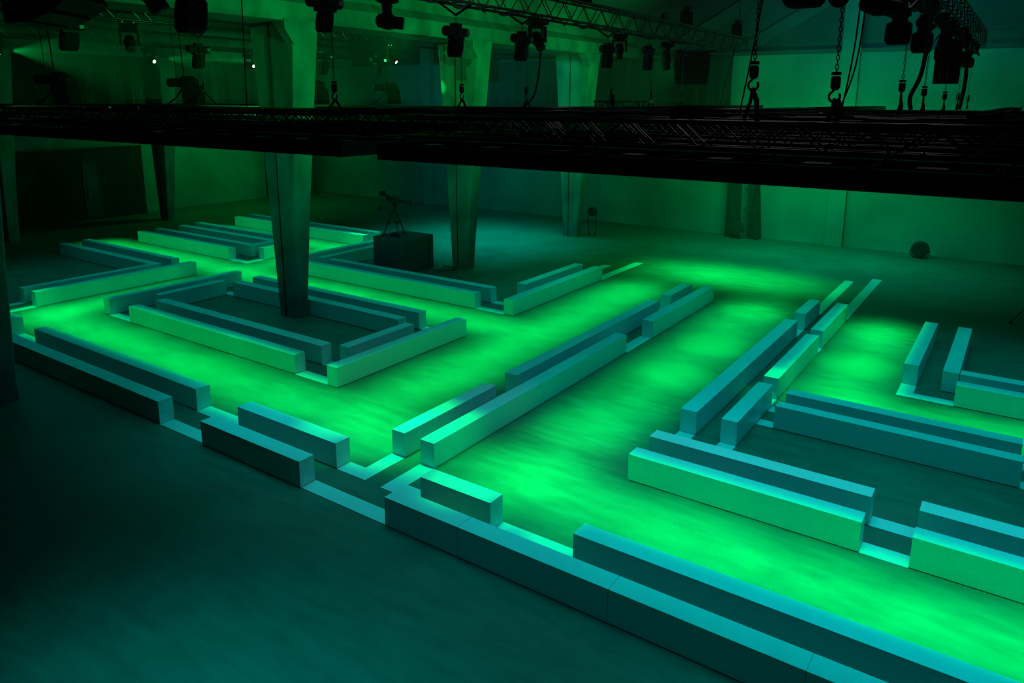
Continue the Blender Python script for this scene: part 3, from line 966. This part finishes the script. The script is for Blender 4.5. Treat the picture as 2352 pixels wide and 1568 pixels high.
moving_head(T1, 9.55, 7.74, 'large moving head lamp with sideways head at the top centre', 1.0, 1.45, 0.6)
moving_head(T1, 14.2, 7.74, 'moving head lamp tilted down right of the hoist by the third pillar', 0.98, 0.75, -0.5)
moving_head(T1, 18.15, 7.70, 'moving head lamp with open yoke beside the hoist right of the third pillar', 0.9, 0.2, -0.97)
moving_head(T1, 21.2, 7.70, 'dark upright moving head lamp near the far end of the central truss', 1.1, 0.1, 0.6)
moving_head(T1, 5.35, 7.86, 'moving head lamp cut by the top edge, left of the large chain bag', 1.15, 0.5, 1.0)
moving_head(T2, 10.1, 7.78, 'moving head lamp with angular yoke left of the large chain bag', 1.0, 0.9, -0.5)
moving_head(T2, 19.1, 7.78, 'lit moving head lamp throwing a thin green beam right of the first pillar', 0.9, 1.0, 0.3, True)
moving_head(-26.0, 15.0, 7.76, 'lit moving head lamp with a bright beam at upper left', 0.95, 1.35, 0.1, True)
moving_head(-26.0, 19.1, 7.76, 'lit moving head lamp touching the left side of the first pillar', 0.95, 1.35, 0.1, True)
moving_head(-26.0, 10.15, 7.76, 'glaring moving head lamp at the left edge of the picture', 0.95, 1.35, 0.0, True)
moving_head(-1.75, 10.2, 7.60, 'moving head lamp hidden among cables in the top right corner', 1.0, 1.3, 0.4)
moving_head(-1.75, 8.4, 7.60, 'moving head lamp left of the cable bundle in the top right corner', 1.0, 1.2, 2.0)
for (x_, y_, z_, p_) in ((-25.6, 15.25, 7.35, 1300), (-25.6, 19.35, 7.35, 900), (-25.55, 10.3, 7.35, 2600), (-18.05, 19.4, 7.2, 700)):
    spot((x_ + 0.12, y_ + 0.12, z_), (x_ + (4 if x_ > -20 else 8), y_ + (7 if x_ > -20 else 6), z_ - (5 if x_ > -20 else 0.6)), p_ * (0.4 if x_ > -20 else 1), GREEN, 16 if x_ > -20 else 48, 0.7, 0.04)

# ------------------------------------------------------------------ hanging speakers
def line_array(x, y, zt, label, n_=5, wd=1.0, hgt=0.26, dep=0.55, curve=0.13, rot=0.0):
    t = thing('line_array_speaker', label, 'speaker', (x, y, zt), rot)
    MB().box(-wd * 0.5, wd * 0.5, -dep / 2, dep / 2, -0.06, 0.0).build('frame', M['black'], t)
    ang = 0.0
    p = Vector((0, 0, -0.07))
    for i in range(n_):
        ang += curve
        up_ = Vector((0, math.sin(ang), -math.cos(ang)))
        fr = Vector((0, -math.cos(ang), -math.sin(ang)))
        c = p + up_ * hgt / 2
        m = MB()
        m.obox(c, (wd / 2, 0, 0), fr * dep / 2, up_ * hgt * 0.485)
        m.build('cabinet', M['matte'], t)
        p = p + up_ * hgt
    MB().path([(-0.3, 0, 0), (0, 0, 0.5), (0.3, 0, 0)], 0.015, 5).build('bridle', M['black'], t)
    return t


line_array(-8.8, 4.5, 7.66, 'large curved black hanging speaker cut by the top left corner', 5, 0.8, 0.22, 0.44, 0.30, 2.17)
line_array(T1, 23.3, 7.5, 'distant hanging speaker column near the end of the central truss', 4, 1.0, 0.22, 0.5, 0.14, 0.55)
line_array(-1.75, 19.3, 7.28, 'hanging speaker column below the top right cable truss', 4, 0.5, 0.2, 0.45, -0.08, 0.1)
line_array(T2, 24.95, 7.62, 'small hanging speaker half hidden by the second pillar', 3, 0.5, 0.27, 0.4, 0.15, 0.4)

# ------------------------------------------------------------------ cables
def cable(pts, r, label, m='cable', name='cable'):
    # Catmull-Rom smoothing
    P_ = [Vector(p) for p in pts]
    out = []
    for i in range(len(P_) - 1):
        a = P_[max(i - 1, 0)]
        b_, c = P_[i], P_[i + 1]
        d_ = P_[min(i + 2, len(P_) - 1)]
        for k in range(6):
            s_ = k / 6
            out.append(0.5 * ((2 * b_) + (c - a) * s_ + (2 * a - 5 * b_ + 4 * c - d_) * s_ * s_ + (3 * b_ - a - 3 * c + d_) * s_ ** 3))
    out.append(P_[-1])
    o = MB().path(out, r, 6).build(name, M[m], None, True)
    return tag(o, label, 'cable')


cable([(-9.0, 26.6, 7.72), (-9.2, 26.5, 6.8), (-9.3, 26.3, 5.84)], 0.035, 'thick dark cable slanting down from the far end of the central truss')
cable([(-9.15, 14.3, 7.6), (-9.2, 14.3, 6.7), (-9.2, 14.1, 6.1), (-9.3, 13.85, 5.82)], 0.022, 'cable curving down right of the chain hoist between the pillars')
cable([(T2, 29.1, 7.8), (T2 - 0.02, 29.15, 6.8), (T2 - 0.05, 29.2, 5.85)], 0.025, 'cable hanging straight down left of the farthest pillar')
cable([(-2.28, 7.6, 7.8), (-2.33, 7.6, 6.9), (-2.48, 7.6, 5.83)], 0.008, 'thin cable beside the thick left hoist chain')
cable([(-1.6, 8.5, 7.7), (-1.62, 8.5, 6.6), (-1.7, 8.5, 5.82)], 0.009, 'thin dark cable right of the second thick hoist chain')
cable([(-1.75, 9.6, 7.3), (-1.8, 9.6, 6.4), (-1.95, 9.6, 5.83)], 0.010, 'thin slanting cable under the tilted chain bag')
cable([(-1.55, 13.6, 7.6), (-1.55, 13.7, 7.0), (-1.62, 13.9, 6.4), (-1.75, 14.0, 6.05), (-1.72, 14.0, 5.84)], 0.035, 'thick black cable curving down in the right hoist group')
cable([(-1.54, 20.2, 7.62), (-1.45, 20.2, 6.8), (-1.45, 20.3, 6.3), (-1.5, 20.3, 5.8)], 0.045, 'thick short cable below the hanging speaker column at right')
cable([(-11.2, 8.2, 9.0), (-11.25, 8.2, 7.4), (-11.3, 8.2, 5.82)], 0.009, 'thin vertical cable left of the first pillar')
cable([(-17.57, 19.85, 1.24), (-17.35, 19.80, 1.0), (-17.36, 19.8, 0.4), (-17.3, 19.72, 0.015), (-16.95, 19.72, 0.015), (-16.73, 19.87, 0.015), (-16.51, 20.3, 0.015), (-16.9, 20.45, 0.015), (-17.3, 20.5, 0.015)], 0.012, 'thin cable running down the riser and over the floor to the pillar')
def loop_part(parent, pts, r):
    o = cable([(p[1] - parent.location.y, -(p[0] - parent.location.x), p[2] - parent.location.z) for p in pts], r, '', 'black', 'cable_loop')
    del o['label'], o['category']
    o.parent = parent


for k, y0_ in enumerate((5.5, 9.0, 12.5, 16.0, 19.5, 23.0)):
    for j in range(3):
        loop_part(TR0, [(-1.75 + 0.16 * math.sin(i * 1.9 + k + j), y0_ + i * 0.42, 7.62 - (0.14 + 0.07 * j) * (i % 2) + 0.05 * math.cos(i * 2.3)) for i in range(9)], 0.03)
for k, y0_ in enumerate((9.2, 12.2, 15.4, 19.0, 23.0)):
    loop_part(TR1, [(T1 + 0.22, y0_ + i * 0.4, 7.72 - 0.10 * (i % 2) + 0.02 * math.cos(i * 2.1)) for i in range(8)], 0.02)
# loose cables lying on the rig
for k, (x0_, y_, ln) in enumerate(((-6.8, 8.7, 3.4), (-2.4, 7.6, 2.6), (-5.8, 9.7, 4.0), (-13.5, 7.6, 3.6), (-19.0, 8.9, 4.2), (-6.0, 10.7, 4.5), (-11.8, 10.2, 3.0))):
    words = ('on the front left of the right rig', 'by the sling feet on the right rig', 'across the third truss of the right rig', 'near the right end of the left rig',
             'near the left end of the left rig', 'far back on the right rig', 'on the back of the left rig near the gap')
    pts = []
    for i in range(9):
        pts.append((x0_ + ln * i / 8, y_ + 0.10 * math.sin(i * 2.2 + k), 5.788 + 0.02 * abs(math.sin(i * 1.3 + k))))
    cable(pts, 0.014, 'loose black cable lying %s' % words[k])

# small clamps catching light on the rig
ck = thing('scaffold_clamp', 'small pale scaffold clamp on the rig pipes', 'clamp', (-6.0, 7.47, 5.75), 0, 'pale clamps along the rig pipes')
MB().cyl((-0.025, 0, 0), (1, 0, 0), 0.05, ((0, 0.036), (1, 0.036)), 10).build('ring', M['chrome'], ck)
MB().tube((0, -0.02, 0.03), (0, -0.02, 0.065), 0.009, 6).build('bolt', M['chrome'], ck)
rc = random.Random(5)
for y_, word in rigs_right[:6]:
    for k in range(5):
        dup(ck, (rc.uniform(-6.9, 2.5), y_ - 0.13, rc.choice((5.75, 5.75, 5.49))))
for y_, word in rigs_left[:2]:
    for k in range(6):
        dup(ck, (rc.uniform(-22, -8.3), y_ - 0.13, rc.choice((5.75, 5.49))))

# short ladder truss piece standing on the rig
t = thing('truss_section', 'short spare truss piece standing on the rig with a taped post', 'truss', (-6.45, 11.87, 5.776))
t.scale = (0.86, 0.86, 0.86)
MB().tube((-0.04, 0, 0.2), (1.2, 0, 0.2), 0.02, 8).build('chord', M['black'], t)
MB().tube((0, 0, 0.02), (1.1, 0, 0.02), 0.02, 8).build('chord', M['black'], t)
m = MB()
for i in range(6):
    a, b_ = 0.05 + i * 0.17, 0.05 + (i + 1) * 0.17
    m.tube((a, 0, 0.2 if i % 2 else 0.02), (b_, 0, 0.02 if i % 2 else 0.2), 0.009, 5)
for x_ in (0.0, 0.98, 1.08):
    m.tube((x_, 0, 0.0), (x_, 0, 0.2), 0.012, 5)
m.build('lacing', M['black'], t)
MB().box(0.36, 0.42, -0.03, 0.03, 0, 0.34).build('post', M['matte'], t)
MB().tube((1.2, 0, 0.2), (1.28, 0, 0.2), 0.022, 8).build('end_spigot', M['chrome'], t)

# hoists standing on top of the far end of the central truss
for (y_, lab, plate) in ((16.2, 'small hoist motor above the middle of the central truss', 'plate'), (22.6, 'small hoist motor above the far part of the central truss', 'plate'), (27.3, 'small hoist motor above the very end of the central truss', 'plate')):
    t = thing('top_hoist', lab, 'chain hoist', (T1, y_, 8.22))
    MB().box(-0.14, 0.14, -0.16, 0.16, 0.0, 0.42).build('bag', M['matte'], t)
    m = MB().cyl((0, -0.1, 0.5), (0, 1, 0), 0.62, ((0, 0.07), (0.1, 0.1), (0.9, 0.1), (1, 0.07)), 12).build('motor', M['black'], t)
    MB().box(0.09, 0.11, 0.2, 0.42, 0.44, 0.56).build('label_plate', M[plate], m)
    MB().tube((0, 0.2, 0.6), (0, 0.2, 2.6), 0.01, 5).build('hoist_line', M['cable'], t)
t = thing('floodlight', 'small square floodlight on top of the central truss', 'stage lamp', (T1, 21.0, 8.2))
MB().obox((0, 0, 0.14), (0.05, 0, 0), (0, 0.2, 0.05), (0, -0.03, 0.12)).build('housing', M['black'], t)
MB().obox((0.055, 0, 0.14), (0.005, 0, 0), (0, 0.16, 0.04), (0, -0.02, 0.09)).build('glass', M['plate'], t)

# ------------------------------------------------------------------ camera riser and tripod camera
riser = MB()
c = 0.02
riser.prism([(-18.88 + c, 18.53), (-17.40 - c, 18.53), (-17.40, 18.53 + c), (-17.40, 20.09 - c), (-17.40 - c, 20.09), (-18.88 + c, 20.09), (-18.88, 20.09 - c), (-18.88, 18.53 + c)], 0, 1.23)
rt_ = thing('camera_riser', 'dark square riser box carrying the tripod camera', 'riser', (0, 0, 0))
riser.build('box', M['box'], rt_)
MB().box(-18.6, -17.7, 18.515, 18.53, 0.02, 1.1).build('front_panel', M['box'], rt_)

TZ = 1.23
feet = ((-18.65, 18.82), (-17.90, 18.80), (-18.30, 19.55))
ap = Vector((-18.35, 19.12, 2.22))
t = thing('camera_tripod', 'black broadcast camera tripod standing on the riser', 'tripod', (ap.x, ap.y, TZ))
R0 = Vector((ap.x, ap.y, TZ))
for fx, fy in feet:
    f = Vector((fx, fy, TZ)) - R0
    a = ap - R0
    mid = a.lerp(f, 0.52)
    m = MB()
    off = Vector((0.035, -0.02, 0))
    m.tube(a + off, mid + off * 0.6, 0.014, 6).tube(a - off, mid - off * 0.6, 0.014, 6)
    m.tube(mid + Vector((0, 0, 0.06)), a.lerp(f, 0.97), 0.022, 6)
    m.obox(mid, (0.045, 0, 0), (0, 0.03, 0), (0, 0, 0.04))
    lg = m.build('leg', M['black'], t)
    MB().cyl(f + Vector((0, 0, 0.0)), (0, 0, 1), 0.06, ((0, 0.035), (0.6, 0.03), (1, 0.02)), 8).build('foot', M['matte'], lg)
m = MB()
cc = Vector((0, 0, 0.50))
for fx, fy in feet:
    f = (Vector((fx, fy, TZ)) - R0) * 0.5
    m.tube(cc, (f.x, f.y, 0.46), 0.01, 5)
m.cyl(cc - Vector((0, 0, 0.03)), (0, 0, 1), 0.06, ((0, 0.035), (1, 0.035)), 8)
m.build('spreader', M['black'], t)
m = MB()
m.cyl((0, 0, 0.96), (0, 0, 1), 0.1, ((0, 0.05), (0.5, 0.075), (1, 0.06)), 12)
m.obox((0, 0, 1.1), (0.06, 0, 0), (0, 0.07, 0), (0, 0, 0.06))
m.build('fluid_head', M['black'], t)
rv = Vector((0.824, 0.567, 0))
for s_ in (-1, 1):
    sd = Vector((-0.567, 0.824, 0)) * s_ * 0.09
    m = MB()
    m.tube(Vector((0, 0, 1.08)) + sd, Vector((-0.50, -0.34, 0.93)) + sd * 2.4, 0.012, 6)
    m.tube(Vector((-0.38, -0.26, 0.965)) + sd * 2.1, Vector((-0.52, -0.36, 0.925)) + sd * 2.5, 0.022, 8)
    m.build('pan_bar', M['black'], t)
MB().obox((-0.40, -0.29, 1.02), (0.04, 0.02, 0), (-0.02, 0.04, 0), (0, 0, 0.05)).build('zoom_control', M['black'], t)

t = thing('broadcast_camera', 'black broadcast video camera with long lens on the tripod', 'camera', (ap.x, ap.y, TZ + 1.16))
fwd = Vector((0.815, 0.56, -0.10)).normalized()
sd = Vector((-0.567, 0.824, 0)).normalized()
uv = sd.cross(fwd) * -1
uv = fwd.cross(sd)
m = MB()
m.obox(fwd * -0.02 + uv * 0.11, fwd * 0.20, sd * 0.07, uv * 0.10)
m.obox(fwd * -0.24 + uv * 0.13, fwd * 0.06, sd * 0.05, uv * 0.09)
m.obox(fwd * 0.0 + uv * 0.01, fwd * 0.17, sd * 0.05, uv * 0.015)
bd = m.build('body', M['black'], t)
m = MB()
m.path([fwd * -0.1 + uv * 0.2, fwd * -0.08 + uv * 0.27, fwd * 0.08 + uv * 0.27, fwd * 0.1 + uv * 0.2], 0.014, 6)
m.build('handle', M['black'], bd)
m = MB()
m.cyl(fwd * 0.17 + uv * 0.08, fwd, 0.42, ((0, 0.06), (0.3, 0.065), (0.32, 0.075), (0.7, 0.075), (0.72, 0.085), (0.75, 0.1), (1, 0.105)), 16)
ln = m.build('zoom_lens', M['black'], t, True)
MB().cyl(fwd * 0.592 + uv * 0.08, fwd, 0.006, ((0, 0.085), (1, 0.08)), 16).build('front_glass', M['glass'], ln)
m = MB()
m.obox(fwd * -0.42 + uv * 0.30, fwd * 0.075, sd * 0.11, uv * 0.085)
m.obox(fwd * -0.30 + uv * 0.24, fwd * 0.07, sd * 0.03, uv * 0.03)
m.cyl(fwd * -0.50 + uv * 0.30, fwd * -1, 0.05, ((0, 0.07), (1, 0.09)), 10)
m.build('viewfinder', M['black'], t)
m = MB()
pts = []
for i in range(26):
    a = i * 0.62
    r_ = 0.12 + 0.004 * (i % 5)
    pts.append((-18.25 + 1.35 * r_ * math.cos(a), 19.0 + 1.1 * r_ * math.sin(a), 1.242 + 0.0022 * i))
tag(MB().path(pts, 0.014, 5).build('coiled_cable', M['cable']), 'coil of black cable lying between the tripod feet on the riser', 'cable')

# second tripod cut by the right edge
t = thing('floor_tripod', 'black tripod leg entering at the right edge of the picture', 'tripod', (1.05, 24.3, 0))
for fx, fy in ((-0.93, -0.26), (0.6, -0.7), (0.5, 0.8)):
    m = MB()
    m.tube((fx, fy, 0.05), (fx * 0.5, fy * 0.5, 0.75), 0.02, 6)
    m.tube((fx * 0.55, fy * 0.55, 0.65), (0, 0, 1.45), 0.028, 6)
    lg = m.build('leg', M['black'], t)
    MB().cyl((fx, fy, 0), (0, 0, 1), 0.06, ((0, 0.05), (0.5, 0.04), (1, 0.025)), 8).build('foot', M['matte'], lg)
MB().cyl((0, 0, 1.4), (0, 0, 1), 0.14, ((0, 0.07), (1, 0.06)), 10).build('head', M['black'], t)


# ------------------------------------------------------------------ dim things in the haze by the back wall
def fan(x, y, z, s, label):
    t = thing('drum_fan', label, 'fan', (x, y, 0))
    m = MB()
    m.cyl((0, 0.12, z), (0, -1, 0), 0.24, ((0, s * 0.95), (0.1, s), (0.9, s), (1, s * 0.95)), 20)
    m.build('drum', M['fan'], t, False)
    m = MB()
    for k in range(1, 4):
        m.path([(k * s / 4 * math.cos(a * PI / 8), -0.135, z + k * s / 4 * math.sin(a * PI / 8)) for a in range(16)], 0.006, 4, True)
    m.build('grille', M['black'], t)
    if z - s > 0.02:
        m = MB()
        m.path([(-s, 0, z), (-s * 1.05, 0, z * 0.5), (-s * 0.7, 0, 0.02), (s * 0.7, 0, 0.02), (s * 1.05, 0, z * 0.5), (s, 0, z)], 0.02, 6)
        m.build('stand', M['black'], t)
    return t


fan(-10.35, 32.4, 0.48, 0.30, 'round drum fan at the foot of the dark tower by the back wall')
fan(-3.1, 32.4, 0.35, 0.32, 'round drum fan alone on the floor by the right part of the back wall')
fan(-15.85, 29.15, 1.12, 0.20, 'round drum fan on the right side of the farthest pillar')

t = truss('tower_truss', (-10.55, 32.7, 0.0), (-9.75, 32.7, 0.0), 0.3, 0.3, 'stub', bay=0.4)
for ch in list(t.children):
    bpy.data.objects.remove(ch)
t['label'] = 'dark leaning truss tower with lattice against the back wall'
t['category'] = 'tower'
t.name = 'truss_tower'
t.location = (-10.9, 32.6, 0)
t.rotation_euler = (0, 0, 0)
for (xa, xb) in ((0.0, 0.0), (1.45, 1.0)):
    for yy in (0, 0.35):
        MB().tube((xa, yy, 0), (xb, yy, 5.3), 0.05, 6).build('upright', M['black'], t)
m = MB()
for i in range(12):
    z0_, z1_ = i * 0.44, (i + 1) * 0.44
    xa = 1.45 - 0.45 * z0_ / 5.3
    xb = 1.45 - 0.45 * z1_ / 5.3
    if i % 2:
        m.tube((0.75, 0.0, z0_), (xb, 0.0, z1_), 0.02, 5)
    else:
        m.tube((xa, 0.0, z0_), (0.75, 0.0, z1_), 0.02, 5)
m.build('lacing', M['black'], t)
MB().loft([[(0.05, 0.02, 0.02), (0.62, 0.02, 0.02), (0.62, 0.1, 0.02), (0.05, 0.1, 0.02)], [(0.03, 0.02, 5.2), (0.5, 0.02, 5.2), (0.5, 0.1, 5.2), (0.03, 0.1, 5.2)]]).build('cover', M['drape'], t)
MB().loft([[(0.95, 0.02, 0.02), (1.4, 0.02, 0.02), (1.4, 0.1, 0.02), (0.95, 0.1, 0.02)], [(0.8, 0.02, 5.2), (0.98, 0.02, 5.2), (0.98, 0.1, 5.2), (0.8, 0.1, 5.2)]]).build('cover', M['drape'], t)

# ------------------------------------------------------------------ haze
HAZE = 0.0045
if HAZE > 0:
    hz = MB()
    hz.loft([[(x_, YF + 0.05, 5.95), (x_, 22.6, 5.95), (x_, 22.6, 0.02), (x_, YB - 0.05, 0.02), (x_, YB - 0.05, 9.6), (x_, YF + 0.05, 9.6)] for x_ in (XL + 0.05, XR - 0.05)])
    hz = hz.build('haze', M['matte'])
    hm = bpy.data.materials.new('haze')
    hm.use_nodes = True
    nt = hm.node_tree
    nt.nodes.clear()
    out = nt.nodes.new('ShaderNodeOutputMaterial')
    vsn = nt.nodes.new('ShaderNodeVolumeScatter')
    vsn.inputs['Density'].default_value = HAZE
    vsn.inputs['Anisotropy'].default_value = 0.3
    nt.links.new(vsn.outputs[0], out.inputs['Volume'])
    hz.data.materials[0] = hm
    hz['kind'] = 'stuff'
    hz['label'] = 'thin stage haze filling the hall'
    hz['category'] = 'haze'
